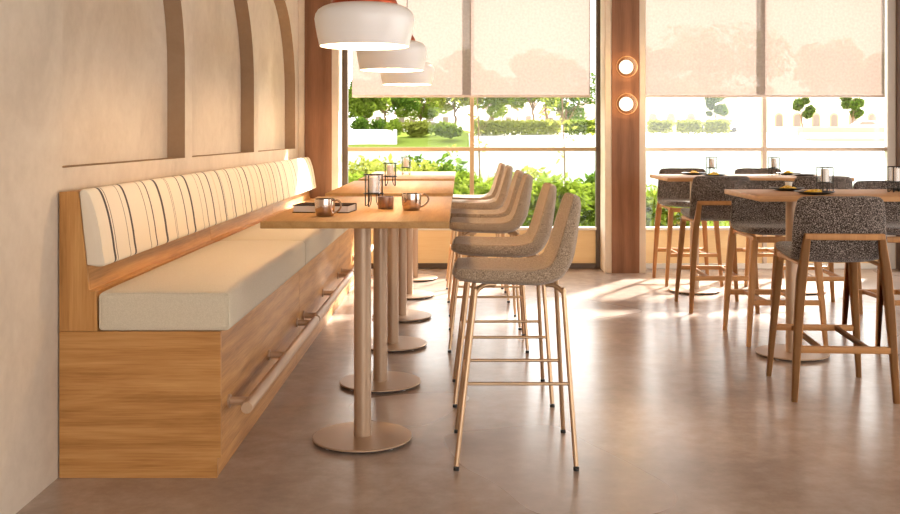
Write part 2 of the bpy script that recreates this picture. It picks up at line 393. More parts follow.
# ------------------------------------------------------------------ bench
def bench(i, y0, ln, label):
    t = thing('banquette_bench', label, 'bench', (0, y0, 0), group='oak benches along the plaster wall')
    a = .022 if i == 0 else 0
    L = ln-.003
    build('seat_base', MB().prism([(-1.634,0),(-.993,0),(-.993,.082),(-.979,.082),(-.979,.596),(-1.634,.596)], a, L), M['oakY'], t, bevel=.002)
    build('back_board', MB().prism([(-1.634,.596),(-1.487,.596),(-1.487,.76),(-1.514,.763),(-1.559,1.168),(-1.634,1.166)], a, L), M['oakY'], t, bevel=.002)
    if i == 0:
        e = MB().prism([(-1.636,0),(-.991,0),(-.991,.082),(-.977,.082),(-.977,.598),(-1.636,.598)], 0, .022)
        build('end_panel', e, M['oakX'], t, bevel=.002)
        build('end_upright', MB().prism([(-1.636,.599),(-1.481,.599),(-1.485,.763),(-1.514,.765),(-1.559,1.171),(-1.636,1.168)], 0, .022), M['oakZ'], t, bevel=.002)
    # striped back pad: rounded profile extruded with soft ends
    prof = smoothpath([(-1.524,0,.868),(-1.475,0,.861),(-1.452,0,.872),(-1.458,0,.92),(-1.467,0,.985),(-1.484,0,1.07),(-1.506,0,1.14),(-1.525,0,1.172),(-1.545,0,1.178),(-1.556,0,1.166)], 4)
    prof = [(p.x, p.z) for p in prof]
    cx = sum(p[0] for p in prof)/len(prof); cz = sum(p[1] for p in prof)/len(prof)
    mb = MB(); ys = [(.004,.93),(.006,.97),(.012,.995),(.02,1)] + [(.02+(L-.04)*k/20,1) for k in range(1,20)] + [(L-.02,1),(L-.012,.995),(L-.006,.97),(L-.004,.93)]
    n = len(prof)
    for y, s in ys: mb.v += [(cx+(p[0]-cx)*s, y, cz+(p[1]-cz)*s) for p in prof]
    for k in range(len(ys)-1):
        for j in range(n): mb.f.append((k*n+j, k*n+(j+1) % n, (k+1)*n+(j+1) % n, (k+1)*n+j))
    mb.f.append(tuple(range(n-1,-1,-1))); mb.f.append(tuple((len(ys)-1)*n+j for j in range(n)))
    build('striped_back_pad', mb, M['stripes'], t, smooth=50)
    rail = build('foot_rail', MB().tube([(-.879,.04,.275),(-.879,L-.002,.275)], .0245, 24), M['railmat'], t, bevel=.003)
    for by in (.15, 1.03, 1.91):
        build('bracket', MB().tube([(-.979,by,.276),(-.887,by,.275)], .0175, 20), M['railmat'], rail)
        build('flange', MB().tube([(-.9785,by,.276),(-.970,by,.276)], .028, 24), M['railmat'], rail)
    return t
def seat_cushion(y0, ln, label):
    # crowned pad with rounded edges
    t = MB(); bm = bmesh.new()
    x0, x1 = -1.479, -.940; zb, zt = .598, .757
    bmesh.ops.create_cube(bm, size=1)
    for v in bm.verts: v.co = Vector(((x0+x1)/2+v.co.x*(x1-x0), ln/2+v.co.y*(ln-.006), (zb+zt)/2+v.co.z*(zt-zb)))
    bmesh.ops.bevel(bm, geom=[e for e in bm.edges], offset=.022, segments=4, profile=.5, affect='EDGES')
    bmesh.ops.subdivide_edges(bm, edges=[e for e in bm.edges if e.calc_length() > .09], cuts=12, use_grid_fill=True)
    for v in bm.verts:
        if v.co.z > (zb+zt)/2:
            u = (v.co.x-(x0+x1)/2)/((x1-x0)/2); w = (v.co.y-ln/2)/(ln/2)
            v.co.z += .020*max(0, 1-abs(u)**3)*max(0, 1-abs(w)**10)
    o = build('seat_cushion', t.bm(bm), M['cream'], None, loc=(0, y0, 0), smooth=60)
    for ye in (.0075, ln-.0135):
        q = .0062; c = .02; lp = []
        for (cx, cz, a0) in ((x1-c, zt-c, 0), (x0+c, zt-c, 1), (x0+c, zb+c, 2), (x1-c, zb+c, 3)):
            for k in range(7):
                a = PI/2*a0+PI/2*k/6; x = cx+(c-q)*math.cos(a); z = cz+(c-q)*math.sin(a)
                lp.append((x, ye, z))
        top = [(x0+c+(x1-x0-2*c)*k/8, ye, zt-q+.0032*(1-abs(1-k/4)**3)) for k in range(7, 0, -1)]
        lp = lp[:7]+top+lp[7:]
        lp.append(lp[0]); build('piping', MB().tube(lp, .0032, 8, False), M['cream'], o)
    return tag(o, label, 'cushion', 'cream seat cushions on the benches')
BL = 2.008
bl = ['nearest oak bench module with exposed end panel, striped back pad and foot rail',
      'middle oak bench module along the plaster wall, between its two neighbours',
      'farthest oak bench module along the plaster wall, touching the corner column']
cl = ['nearest long cream seat cushion on the oak bench, its end facing the camera',
      'middle long cream seat cushion on the bench, beside the front table',
      'farthest long cream seat cushion on the bench, mostly hidden behind the tables']
for i in range(3):
    bench(i, 4.08+BL*i, BL, bl[i]); seat_cushion(4.082+BL*i, BL, cl[i])

# ------------------------------------------------------------------ tables
TH = 1.033
def table(along, label, group):
    t = thing('bar_table', label, 'table', (0,0,0), 0, group)
    lx, ly = (.402, .86) if along == 'Y' else (.80, .402)
    build('tabletop', MB().rbox(-lx, lx, -ly, ly, TH-.031, TH, .003, 2), M['topY' if along == 'Y' else 'topX'], t)
    for s in (-1, 1):
        px, py = (0, s*.513) if along == 'Y' else (s*.475, 0)
        build('pole', MB().tube([(px,py,.019),(px,py,TH-.037)], .0395, 32), M['powder'], t)
        bp = build('base_plate', MB().lathe([(0,.011),(.218,.011),(.2275,.0125),(.2275,.0185),(.225,.0205),(.05,.0215),(0,.0215)], 64, (px,py,0)), M['powder'], t)
        build('base_shade_disc', MB().lathe([(0,.004),(.212,.004),(.212,.0108),(0,.0108)], 48, (px,py,0)), M['rubber'], bp)  # black disc stands in for the shadow line below the raised plate
        for k in range(4):
            q = PI/4+PI/2*k
            build('glide', MB().tube([(px+.195*math.cos(q),py+.195*math.sin(q),0),(px+.195*math.cos(q),py+.195*math.sin(q),.006)], .012, 12), M['greyframe'], bp)
        build('top_plate', MB().box(px-.11, px+.11, py-.11, py+.11, TH-.038, TH-.0315), M['powder'], t)
    return t
t0 = table('Y', 'nearest long oak bar table, with mugs and a book on it', 'oak bar tables beside the bench')
t0.location = (-.448, 5.11, 0)
dup(t0, (-.448, 7.16, 0), label='middle oak bar table in the row along the bench')
dup(t0, (-.448, 9.21, 0), label='farthest oak bar table along the bench, close to the left window')
r0 = table('X', 'nearer oak bar table at right, with black plates and a wooden stool in front', 'oak bar tables at right')
r0.location = (2.59, 6.37, 0)
dup(r0, (2.575, 8.96, 0), label='farther oak bar table at right, close to the right window')

# ------------------------------------------------------------------ upholstered shells
def shell(stations, halfw, fold, axis):
    """stations: (a, z, thickness, half width); swept rounded section; fold(i/n,u) offset along normal"""
    pts = smoothpath([(s[0], 0, s[1]) for s in stations], 5); ex = smoothpath([(s[2], s[3], 0) for s in stations], 5)
    n = len(pts); m = 36; vs, fs = [], []
    for i, p in enumerate(pts):
        t = (pts[min(i+1,n-1)]-pts[max(i-1,0)]).normalized(); nr = Vector((-t.z, 0, t.x))
        th, hw = max(ex[i].x, .004)/2, ex[i].y
        for k in range(m):
            q = 2*PI*k/m; c, d = math.cos(q), math.sin(q)
            u = math.copysign(abs(c)**(.22 if axis == 'X' else .34), c); w = math.copysign(abs(d)**(.30 if axis == 'X' else .5), d)
            off = fold(i/(n-1), u)
            edge = 1-(.06 if axis == 'X' else .22)*abs(u)**4
            P = p + nr*(w*th*edge+off); P.y = u*hw
            vs.append(P)
    for i in range(n-1):
        for k in range(m): fs.append((i*m+k, i*m+(k+1) % m, (i+1)*m+(k+1) % m, (i+1)*m+k))
    # rounded ends
    for i, flip in ((0, True), (n-1, False)):
        c = sum((Vector(vs[i*m+k]) for k in range(m)), Vector())/m
        t = (pts[1]-pts[0]).normalized()*-1 if i == 0 else (pts[-1]-pts[-2]).normalized()
        ring = []
        for k in range(m):
            ring.append(len(vs)); vs.append(c+(Vector(vs[i*m+k])-c)*.55+t*.006)
        for k in range(m): fs.append((i*m+k, ring[k], ring[(k+1) % m], i*m+(k+1) % m))
        fs.append(tuple(ring))
    mb = MB()
    if axis == 'Y': vs = [Vector((v.y, v.x, v.z)) for v in vs]
    return mb.add(vs, fs)

def fabric_stool(label):
    t = thing('fabric_bar_stool', label, 'bar stool', (0,0,0), 0, 'oatmeal bar stools at the left tables')
    st = [(-.262,.822,.024,.165),(-.25,.818,.045,.19),(-.2,.812,.060,.212),(-.1,.807,.062,.221),(.02,.804,.066,.223),(.10,.806,.071,.223),(.165,.828,.078,.222),
          (.205,.88,.078,.221),(.226,.95,.070,.218),(.244,1.03,.058,.213),(.258,1.09,.046,.203),(.265,1.125,.036,.190),(.269,1.142,.022,.165)]
    def fold(s, u): return .026*(abs(u)**2.0)*(1 if s < .55 else 1.15) - .014
    build('seat_shell', shell(st, .22, fold, 'X'), M['oat'], t, smooth=70, loc=(.004, 0, -.013))
    tops = {-1: (-.085, -.135, -.168), 1: (.135, .172, .207)}
    legs = {}
    for sx in (-1, 1):
        for sy in (-1, 1):
            a, b, c = tops[sx]
            pth = smoothpath([(a, sy*.13, .756), (b, sy*.145, .753), (c, sy*.166, .725), (c+(sx*.25-c)*.08, sy*.174, .68), (sx*.25, sy*.265, .018)], 6)
            lg = build('leg', MB().tube(pth, .0105, 14), M['champagne'], t)
            build('foot_cap', MB().tube([(sx*.2503, sy*.2652, 0), (sx*.25, sy*.265, .013)], .0122, 14), M['rubber'], lg)
            c0 = Vector((c+(sx*.25-c)*.08, sy*.174, .68)); f0 = Vector((sx*.25, sy*.265, .018)); k = (.35-.68)/(.018-.68)
            legs[sx, sy] = c0+(f0-c0)*k
    build('seat_frame', MB().tube([(-.085,-.13,.756),(-.085,.13,.756)], .009, 10).tube([(.135,-.13,.756),(.135,.13,.756)], .009, 10), M['champagne'], t)
    for a, b in (((-1,-1),(1,-1)), ((-1,1),(1,1)), ((-1,-1),(-1,1))):
        build('footrest_bar', MB().tube([legs[a], legs[b]], .0075, 12), M['champagne'], t)
    return t
fs = [(.235,4.44,0),(.222,5.41,.01),(.187,6.70,-.015),(.178,7.45,.01),(.155,8.62,0),(.13,9.35,.02)]
fl = ['oatmeal upholstered bar stool nearest the camera, on thin champagne legs',
      'second oatmeal bar stool from the camera, right behind the nearest one',
      'third oatmeal bar stool from the camera, at the middle table',
      'fourth oatmeal bar stool from the camera, at the middle table',
      'fifth oatmeal bar stool from the camera, at the far table',
      'sixth and farthest oatmeal bar stool, next to the left window']
f0 = fabric_stool(fl[0]); f0.location = (fs[0][0], fs[0][1], 0)
for (x, y, r), l in list(zip(fs, fl))[1:]: dup(f0, (x, y, 0), r, l)

def wood_stool(label):
    t = thing('wooden_bar_stool', label, 'bar stool', (0,0,0), 0, 'charcoal tweed bar stools at right')
    st = [(.272,.768,.022,.19),(.255,.766,.042,.215),(.2,.760,.055,.238),(.08,.752,.060,.247),(-.05,.748,.062,.25),(-.12,.750,.066,.25),(-.175,.772,.070,.25),
          (-.203,.82,.066,.248),(-.215,.88,.058,.244),(-.226,.96,.048,.238),(-.235,1.02,.040,.230),(-.239,1.05,.032,.222),(-.241,1.068,.018,.20)]
    def fold(s, u): return (-.006+.012*abs(u)**2 if s < .5 else -(-.012+.045*abs(u)**2.2*min(1,(s-.5)/.2)))*1
    def fold2(s, u):
        v = -.006+.014*abs(u)**2
        if s > .5: v += .030*abs(u)**2.2*min(1, (s-.5)/.2)
        return -v
    mb = shell(st, .25, fold2, 'Y')
    build('seat_shell', mb, M['tweed'], t, smooth=70)
    w = M['legoak']
    for sx in (-1, 1):
        build('leg', MB().beam([(sx*.262,-.283,0),(sx*.248,-.276,.25),(sx*.232,-.268,.50),(sx*.218,-.262,.66),(sx*.202,-.264,.78),(sx*.190,-.268,.878)],
                               [.030,.040,.048,.052,.044,.036], [.030,.036,.044,.050,.034,.026]), w, t)
        build('leg', MB().beam([(sx*.256,.283,0),(sx*.238,.268,.25),(sx*.219,.252,.50),(sx*.205,.240,.70)],
                               [.028,.036,.044,.046], [.028,.036,.046,.058]), w, t)
        pr = [(-.262,.655),(-.235,.690),(-.19,.704),(0,.706),(.15,.704),(.20,.690),(.235,.650),(.262,.69),(.255,.722),(.235,.728),(.0,.722),(-.24,.722)]
        build('side_rail', MB().prism(pr, sx*.205-.013, sx*.205+.013, 'X'), w, t, bevel=.004)
    build('back_rail', MB().rbox(-.207, .207, -.281, -.255, .848, .882, .006, 2), w, t)
    build('seat_rail', MB().rbox(-.2, .2, .215, .24, .682, .722, .005, 2), w, t)
    build('stretcher', MB().rbox(-.246, .246, -.291, -.262, .256, .292, .005, 2), M['legoakx'], t)
    build('stretcher', MB().rbox(-.236, .236, .252, .280, .270, .304, .005, 2), M['legoakx'], t)
    for s in (-1, 1):
        build('stretcher', MB().beam([(s*.122,-.268,.276),(s*.122,.258,.286)], [.026,.026], [.028,.028]), M['legoaky'], t)
    return t
M['legoakx'] = oak('oak_stretcher_across', 'X', srgb(200,152,100), srgb(184,134,84), srgb(160,110,66), .45, .1)
M['legoaky'] = oak('oak_stretcher_along', 'Y', srgb(200,152,100), srgb(184,134,84), srgb(160,110,66), .45, .1)
ws = [(2.034,5.517,-.06,'charcoal tweed wooden stool nearest the camera, its back turned to us'),
      (2.165,6.90,PI,'charcoal wooden stool facing us behind the left end of the nearer right table'),
      (3.02,6.90,PI,'charcoal wooden stool facing us behind the nearer right table, cut by the frame edge'),
      (2.075,8.135,0,'charcoal wooden stool with its back to us, left one before the farther right table'),
      (2.87,8.10,0,'charcoal wooden stool with its back to us, right one before the farther right table'),
      (2.165,9.53,PI,'charcoal wooden stool beside the right window, behind left end of the farther table'),
      (2.90,9.53,PI,'charcoal wooden stool beside the right window, behind right end of the farther table')]
w0 = wood_stool(ws[0][3]); w0.location = ws[0][:2]+(0,); w0.rotation_euler.z = ws[0][2]
for x, y, r, l in ws[1:]: dup(w0, (x, y, 0), r, l)

# ------------------------------------------------------------------ pendants
def pendant(label):
    t = thing('pendant_lamp', label, 'pendant lamp', (0,0,0), 0, 'white pendants over the left tables')
    o = [(.2255,0),(.227,.004),(.237,.05),(.246,.10),(.251,.137),(.247,.160),(.233,.182),(.212,.196),(.188,.205),(.165,.209)]
    inn = [(.162,.204),(.186,.200),(.209,.191),(.229,.178),(.242,.158),(.246,.137),(.241,.10),(.232,.05),(.2215,.002),(.2255,0)]
    build('shade', MB().lathe(o+inn, 64), M['shade'], t, smooth=60)
    build('cap', MB().lathe([(.164,.2065),(.167,.212),(.165,.225),(.145,.258),(.085,.285),(.03,.30),(.012,.315),(0,.315)], 48), M['copper'], t, smooth=60)
    build('socket', MB().lathe([(.0,.285),(.025,.285),(.025,.19),(0,.19)], 20), M['copper'], t)
    build('bulb', MB().lathe([(0,.085),(.03,.092),(.05,.115),(.05,.14),(.034,.17),(.02,.19),(0,.19)], 24), M['bulb'], t, smooth=60)
    build('cord', MB().tube([(0,0,.314),(0,0,CEIL-1.855-.02)], .004, 8), M['black'], t)
    build('ceiling_rose', MB().lathe([(0,CEIL-1.855-.03),(.055,CEIL-1.855-.03),(.06,CEIL-1.855-.02),(.06,CEIL-1.855-.0005),(0,CEIL-1.855-.0005)], 24), M['copper'], t)
    return t
p0 = pendant('nearest and largest white enamel pendant lamp, glowing over the front table'); p0.location = (-.482, 5.05, 1.846)
dup(p0, (-.486, 7.12, 1.86), label='middle white enamel pendant lamp, partly hidden by the nearest one')
dup(p0, (-.486, 9.19, 1.862), label='farthest white enamel pendant lamp, lowest of the three in view')
def light(name, kind, loc, energy, col, **k):
    l = bpy.data.lights.new(name, kind); l.energy = energy; l.color = col
    for a, v in k.items(): setattr(l, a, v)
    o = bpy.data.objects.new(name, l); COL.objects.link(o); o.location = loc; return o
for x, y in ((-.48,5.07),(-.486,7.14),(-.486,9.19)):
    light('pendant_glow', 'POINT', (x, y, 1.91), 15, (1,.64,.32), shadow_soft_size=.05)
for z in (2.087, 1.713): light('wall_light_glow', 'POINT', (1.678, YC-.16, z), 2, (1,.74,.45), shadow_soft_size=.06)

# ------------------------------------------------------------------ table ware
def mug(label, x, y, rz, r=.046, h=.078):
    t = thing('mug', label, 'mug', (x, y, TH), rz, 'copper mugs on the front table')
    build('body', MB().lathe([(0,.0),(r*.80,0),(r*.86,.004),(r*.97,h*.35),(r,h*.7),(r*.985,h),(r*.95,h),(r*.96,h*.7),(r*.92,h*.35),(r*.80,.007),(0,.006)], 40), M['chrome'], t, smooth=50)
    build('handle', MB().tube(smoothpath([(r*.94,0,h*.86),(r*1.3,0,h*.95),(r*1.72,0,h*.78),(r*1.72,0,h*.52),(r*1.35,0,h*.28),(r*.9,0,h*.18)], 6), .0042, 10), M['chrome'], t)
mug('shiny copper mug in front of the book on the front table', -.612, 4.53, -.35)
mug('shiny copper mug near the right edge of the front table', -.236, 4.87, .25, .0475, .082)
o = build('tumbler', MB().lathe([(0,0),(.036,0),(.039,.003),(.040,.062),(.0375,.062),(.0365,.005),(0,.005)], 40), M['cup'], None, loc=(-.369,4.97,TH), smooth=50)
tag(o, 'small copper tumbler without handle between lantern and right mug', 'cup')
def book():
    t = thing('book', 'thick dark covered book lying flat behind the left mug', 'book', (-.648, 4.80, TH), -.115)
    build('cover', MB().box(-.135,.135,-.09,.09,0,.0035).box(-.135,.135,-.09,.09,.0325,.036).box(-.135,.135,.086,.09,.0035,.0325), M['bookcover'], t, bevel=.001)
    build('page_block', MB().box(-.131,.131,-.086,.085,.0037,.0323), M['page'], t)
book()
def lantern(label, group):
    t = thing('candle_lantern', label, 'candle lantern', (0,0,0), 0, group)
    R, H, Zp = .051, .166, .066
    f = MB()
    def ring(r, z, rr): f.tube([(r*math.cos(2*PI*k/32), r*math.sin(2*PI*k/32), z) for k in range(33)], rr, 8, False)
    ring(R, H-.0025, .0026); ring(R, Zp, .0026); ring(.028, Zp, .002)
    for k in range(4):
        q = PI/4+.32+PI/2*k; c, s = math.cos(q), math.sin(q)
        f.tube([(R*c,R*s,.0022),(R*c,R*s,H-.0025)], .003, 8)
        f.tube([(R*c,R*s,Zp),(.0,.0,Zp)], .002, 8)
        f.tube(smoothpath([(R*c,R*s,.0022),(.040*c,.040*s,.004),(.028*c,.028*s,.022),(.024*c,.024*s,.045),(.030*c,.030*s,Zp)], 5), .002, 8)
    build('wire_frame', f, M['blackmetal'], t, smooth=60)
    build('tray', MB().lathe([(0,Zp+.002),(.034,Zp+.002),(.034,Zp+.005),(0,Zp+.005)], 28), M['blackmetal'], t)
    c = build('candle', MB().lathe([(0,Zp+.0055),(.024,Zp+.0055),(.0245,Zp+.01),(.024,.150),(.019,.1525),(0,.1505)], 28), M['candle'], t, smooth=50)
    build('wick', MB().tube([(0,0,.150),(.001,0,.158)], .001, 6), M['black'], c)
    build('glass_cylinder', MB().lathe([(.0445,Zp+.0035),(.0445,.161),(.0465,.161),(.0465,Zp+.0035),(.0445,Zp+.0035)], 36), M['lglass'], t, smooth=50)
    return t
lan = [(-.444,5.15,'black wire candle lantern on the front table, between book and tumbler'),
       (-.505,7.24,'black wire candle lantern on the middle table of the bench row'),
       (-.50,9.27,'black wire candle lantern on the farthest table of the bench row'),
       (2.31,6.33,'black wire candle lantern on the nearer right table, beside the black plates'),
       (2.80,6.42,'black wire candle lantern at the right frame edge on the nearer right table'),
       (2.30,9.14,'black wire candle lantern on left half of the farther right table'),
       (2.87,9.14,'black wire candle lantern on right half of the farther right table')]
l0 = lantern(lan[0][2], 'candle lanterns on the tables'); l0.location = (lan[0][0], lan[0][1], TH)
for x, y, l in lan[1:]: dup(l0, (x, y, TH), -.25+.1*random.random(), l)

def plate(x, y, r, label):
    o = build('plate', MB().lathe([(0,0),(r*.55,0),(r*.6,.002),(r*.85,.010),(r,.017),(r,.0195),(r*.84,.0135),(r*.6,.006),(0,.005)], 48), M['plate'], None, loc=(x, y, TH), smooth=50)
    tag(o, label, 'plate', 'black plates on the right tables'); return o
def food(x, y, label, seed):
    rnd = random.Random(seed)
    t = thing('pasta_serving', label, 'food', (x, y, TH+.0062), rnd.random()*6, 'servings of yellow food')
    mb = MB()
    for k in range(30):
        a, rr = rnd.random()*6.28, rnd.random()*.042; q = rnd.random()*6.28; z = .004+.022*rnd.random()*(1-rr/.05)
        c = Vector((rr*math.cos(a), rr*math.sin(a), z)); d = Vector((math.cos(q), math.sin(q), 0))*.024; e = Vector((-d.y, d.x, 0))*.5
        mb.tube(smoothpath([c-d, c+e*.5+Vector((0,0,.006)), c+d], 4), .0036, 6)
    build('pasta', mb, M['food'], t)
    g = MB()
    for k in range(5):
        a, rr = rnd.random()*6.28, rnd.random()*.03
        g.lathe([(0,0),(.007,.003),(.008,.008),(.004,.012),(0,.013)], 10, (rr*math.cos(a), rr*math.sin(a), .010))
    build('garnish', g, M['leafy'], t)
pl = [(2.195,6.19,.12,'black plate with yellow food, front one of the pair left of the lantern'),
      (2.165,6.62,.112,'black plate with yellow food, rear one of the pair left of the lantern'),
      (2.93,6.60,.115,'black plate at the right frame edge, behind the lantern there'),
      (2.165,9.26,.112,'black plate with yellow food, rear one left of the lantern on the farther right table'),
      (2.25,8.86,.105,'black plate, front one below the lantern on left half of the farther right table'),
      (3.03,9.22,.115,'black plate beside the lantern on right half of the farther table, rear one'),
      (3.05,8.86,.105,'black plate on right half of the farther table, front one')]
fd = ['yellow food on the front black plate of the nearer right table', 'yellow food on the rear black plate of the nearer right table', None,
      'yellow food on the rear left black plate of the farther right table', 'yellow food on the front left black plate of the farther right table',
      'yellow food on the rear right black plate of the farther table', None]
for i, (x, y, r, l) in enumerate(pl):
    plate(x, y, r, l)
    if fd[i]: food(x, y, fd[i], i)
tag(build('cup', MB().lathe([(0,0),(.016,0),(.017,.002),(.025,.05),(.0235,.05),(.0155,.004),(0,.004)], 28), M['ceramic'], None, loc=(2.222,6.76,TH), smooth=50),
    'small white cup behind the rear plate on the nearer right table', 'cup')

# ------------------------------------------------------------------ outdoors
G = dict(
    lawn=leaf_mat('lawn', srgb(81,96,37), srgb(105,118,49), srgb(127,135,68), .05),
    leafA=leaf_mat('leaf_bright', srgb(71,92,25), srgb(104,121,38), srgb(138,145,62)),
    leafB=leaf_mat('leaf_deep', srgb(44,68,22), srgb(71,95,31), srgb(111,126,49)),
    leafC=leaf_mat('leaf_yellow', srgb(104,111,37), srgb(130,135,55), srgb(152,152,81)),
    bark=plain('bark', srgb(104,78,54), .9), water=plain('pond_water', srgb(92,102,92), .6, 0, **{'Specular IOR Level': .03}),
    paving=plain('pale_paving', srgb(226,218,206), .8), render=plain('pale_render', srgb(232,220,206), .85),
    roof=plain('terracotta_roof', srgb(168,110,84), .8), pinkroof=plain('dusty_roof', srgb(170,140,128), .8), winglass=plain('house_window', srgb(120,104,92), .3),
    stone=plain('tan_stone', srgb(190,160,120), .85), carw=plain('white_car_paint', srgb(236,236,236), .25), card=plain('dark_car_paint', srgb(60,60,66), .25), stake=plain('pale_stake', srgb(206,196,180), .8))
def ground():
    mb = MB(); nx, ny = 60, 24
    ys = [10.62+ (30-10.62)*(j/ny) for j in range(ny+1)]
    for y in ys:
        for i in range(nx+1):
            x = -14+44*i/nx
            d = (y-10.62)/19.4
            mb.v.append((x, y, -.02-.30*d*d+.06*noise.noise(Vector((x*.4,y*.4,0)))*d))
    for j in range(ny):
        for i in range(nx):
            a = j*(nx+1)+i; mb.f.append((a, a+1, a+nx+2, a+nx+1))
    return mb
struct('lawn', ground(), G['lawn'], smooth=80)
struct('pond', MB().add([(-140,28,-.22),(240,28,-.22),(240,109,-.22),(-140,109,-.22)], [(0,1,2,3)]), G['water'], smooth=0)
def bank(x0, x1, mat, name, prof):
    mb = MB(); n = 40
    for i in range(n+1):
        x = x0+(x1-x0)*i/n
        for j, (y, z) in enumerate(prof): mb.v.append((x, y+.8*noise.noise(Vector((x*.05, j, 0))), z+.12*noise.noise(Vector((x*.15, j*3., 1)))))
    m = len(prof)
    for i in range(n):
        for j in range(m-1): a = i*m+j; mb.f.append((a, a+m, a+m+1, a+1))
    return struct(name, mb, mat, smooth=80)
bank(-90, 1.5, G['lawn'], 'far_bank', [(104,-.3),(106,.15),(110,.9),(118,1.6),(200,2.4)])
bank(1.0, 17, G['paving'], 'far_promenade', [(104,-.3),(104.4,.15),(112,1.2),(118,1.6),(200,2.3)])
bank(16.8, 140, G['paving'], 'far_quay', [(104,-.3),(104.4,.10),(113,1.3),(118,1.6),(200,2.3)])

def leaves(mb, c, rad, n, size, rnd, hollow=.45):
    for k in range(n):
        d = Vector((rnd.gauss(0,1), rnd.gauss(0,1), rnd.gauss(0,1))).normalized()*(hollow+(1-hollow)*rnd.random()**.5)
        p = Vector(c)+Vector((d.x*rad[0], d.y*rad[1], d.z*rad[2]))
        a = Vector((rnd.gauss(0,1), rnd.gauss(0,1), rnd.gauss(0,.7))).normalized(); b = a.cross(Vector((rnd.gauss(0,1), rnd.gauss(0,1), rnd.gauss(0,1)))).normalized()
        s = size*(.6+.8*rnd.random())
        mb.add([p-a*s, p-b*s*.45+a*s*.1, p+a*s, p+b*s*.45+a*s*.1], [(0,1,2,3)])
def tree(label, x, y, z, h, cw, mat, seed, trunk=.35, leaf=.26, blobs=24, n=230, group='trees across the water'):
    rnd = random.Random(seed); t = thing('tree', label, 'tree', (x, y, z), 0, group)
    mb = MB()
    for b in range(blobs):
        a = rnd.random()*6.28; rr = cw*.40*rnd.random()**.5*1.2; zz = h*(trunk+.10+(1-trunk-.2)*rnd.random())
        r = cw*(.13+.11*rnd.random()); leaves(mb, (rr*math.cos(a), rr*math.sin(a), zz), (r, r, r*.8), n, leaf, rnd)
    f = build('foliage', mb, mat, t, smooth=0)
    tk = MB().tube(smoothpath([(0,0,-.3),(.1,0,h*trunk*.5),(-.05,.1,h*trunk),(.15,0,h*.8)], 4), [h*.022*(1-.045*i) for i in range(13)], 8)
    for b in range(4):
        a = rnd.random()*6.28
        tk.tube([(0,0,h*trunk*.9),(cw*.14*math.cos(a), cw*.14*math.sin(a), h*(trunk+.16)),(cw*.26*math.cos(a), cw*.26*math.sin(a), h*(trunk+.30))], [h*.010,h*.007,h*.003], 6)
    build('trunk', tk, G['bark'], t)
    return t
def PX(x, D): return (x-460)*D/1000
def PZ(y, D): return 1.4-(y-135)*D/1000
def far_tree(px, D, top, cwpx, mat, seed, label, trunk=.3, **k):
    zb = PZ(124, D) if D < 130 else 1.9
    h = PZ(top, D)-zb; return tree(label, PX(px, D), D, zb, h, cwpx*D/1000*1.35, mat, seed, trunk*.75, **k)
far_tree(364,118, 88, 34, G['leafA'], 1, 'leafy tree across the water beside the left window frame', .3)
far_tree(385,127, 60, 46, G['leafB'], 2, 'dark trunked tree across the water, left of the pointed house roof', .22)
far_tree(421,137, 66, 40, G['leafA'], 3, 'bright tree across the water, right of the pointed house roof', .25)
far_tree(455,118, 48, 50, G['leafC'], 4, 'yellow green tree across the water just left of the left window mullion', .22)
far_tree(492,137, 72, 34, G['leafA'], 5, 'light tree across the water just right of the left window mullion', .3)
far_tree(533,118, 58, 36, G['leafA'], 6, 'twin tree across the water above the hedge, left one', .3)
far_tree(546,129, 50, 40, G['leafC'], 7, 'twin tree across the water above the hedge, right one', .3)
far_tree(566,139, 62, 40, G['leafB'], 8, 'dense green tree across the water, left of the column', .16)
far_tree(708,192, 32, 92, G['leafA'], 9, 'large round tree showing through the right blind, left of the mullion', .2, leaf=.55, n=230)
far_tree(655,172, 45, 34, G['leafA'], 10, 'tree showing through the right blind next to the wooden column', .2, leaf=.55)
far_tree(852,172, 42, 74, G['leafC'], 11, 'large tree showing through the right end of the right blind', .2, leaf=.55, n=220)
far_tree(716,126, 92, 13, G['leafB'], 12, 'small round street tree before the long pale building', .3, leaf=.28)
far_tree(802,130, 93, 15, G['leafB'], 13, 'little palm like tree before the pale arcade, left one', .4, leaf=.4, blobs=5)
far_tree(853,130, 92, 17, G['leafB'], 14, 'little palm like tree before the pale arcade, right one', .4, leaf=.4, blobs=5)

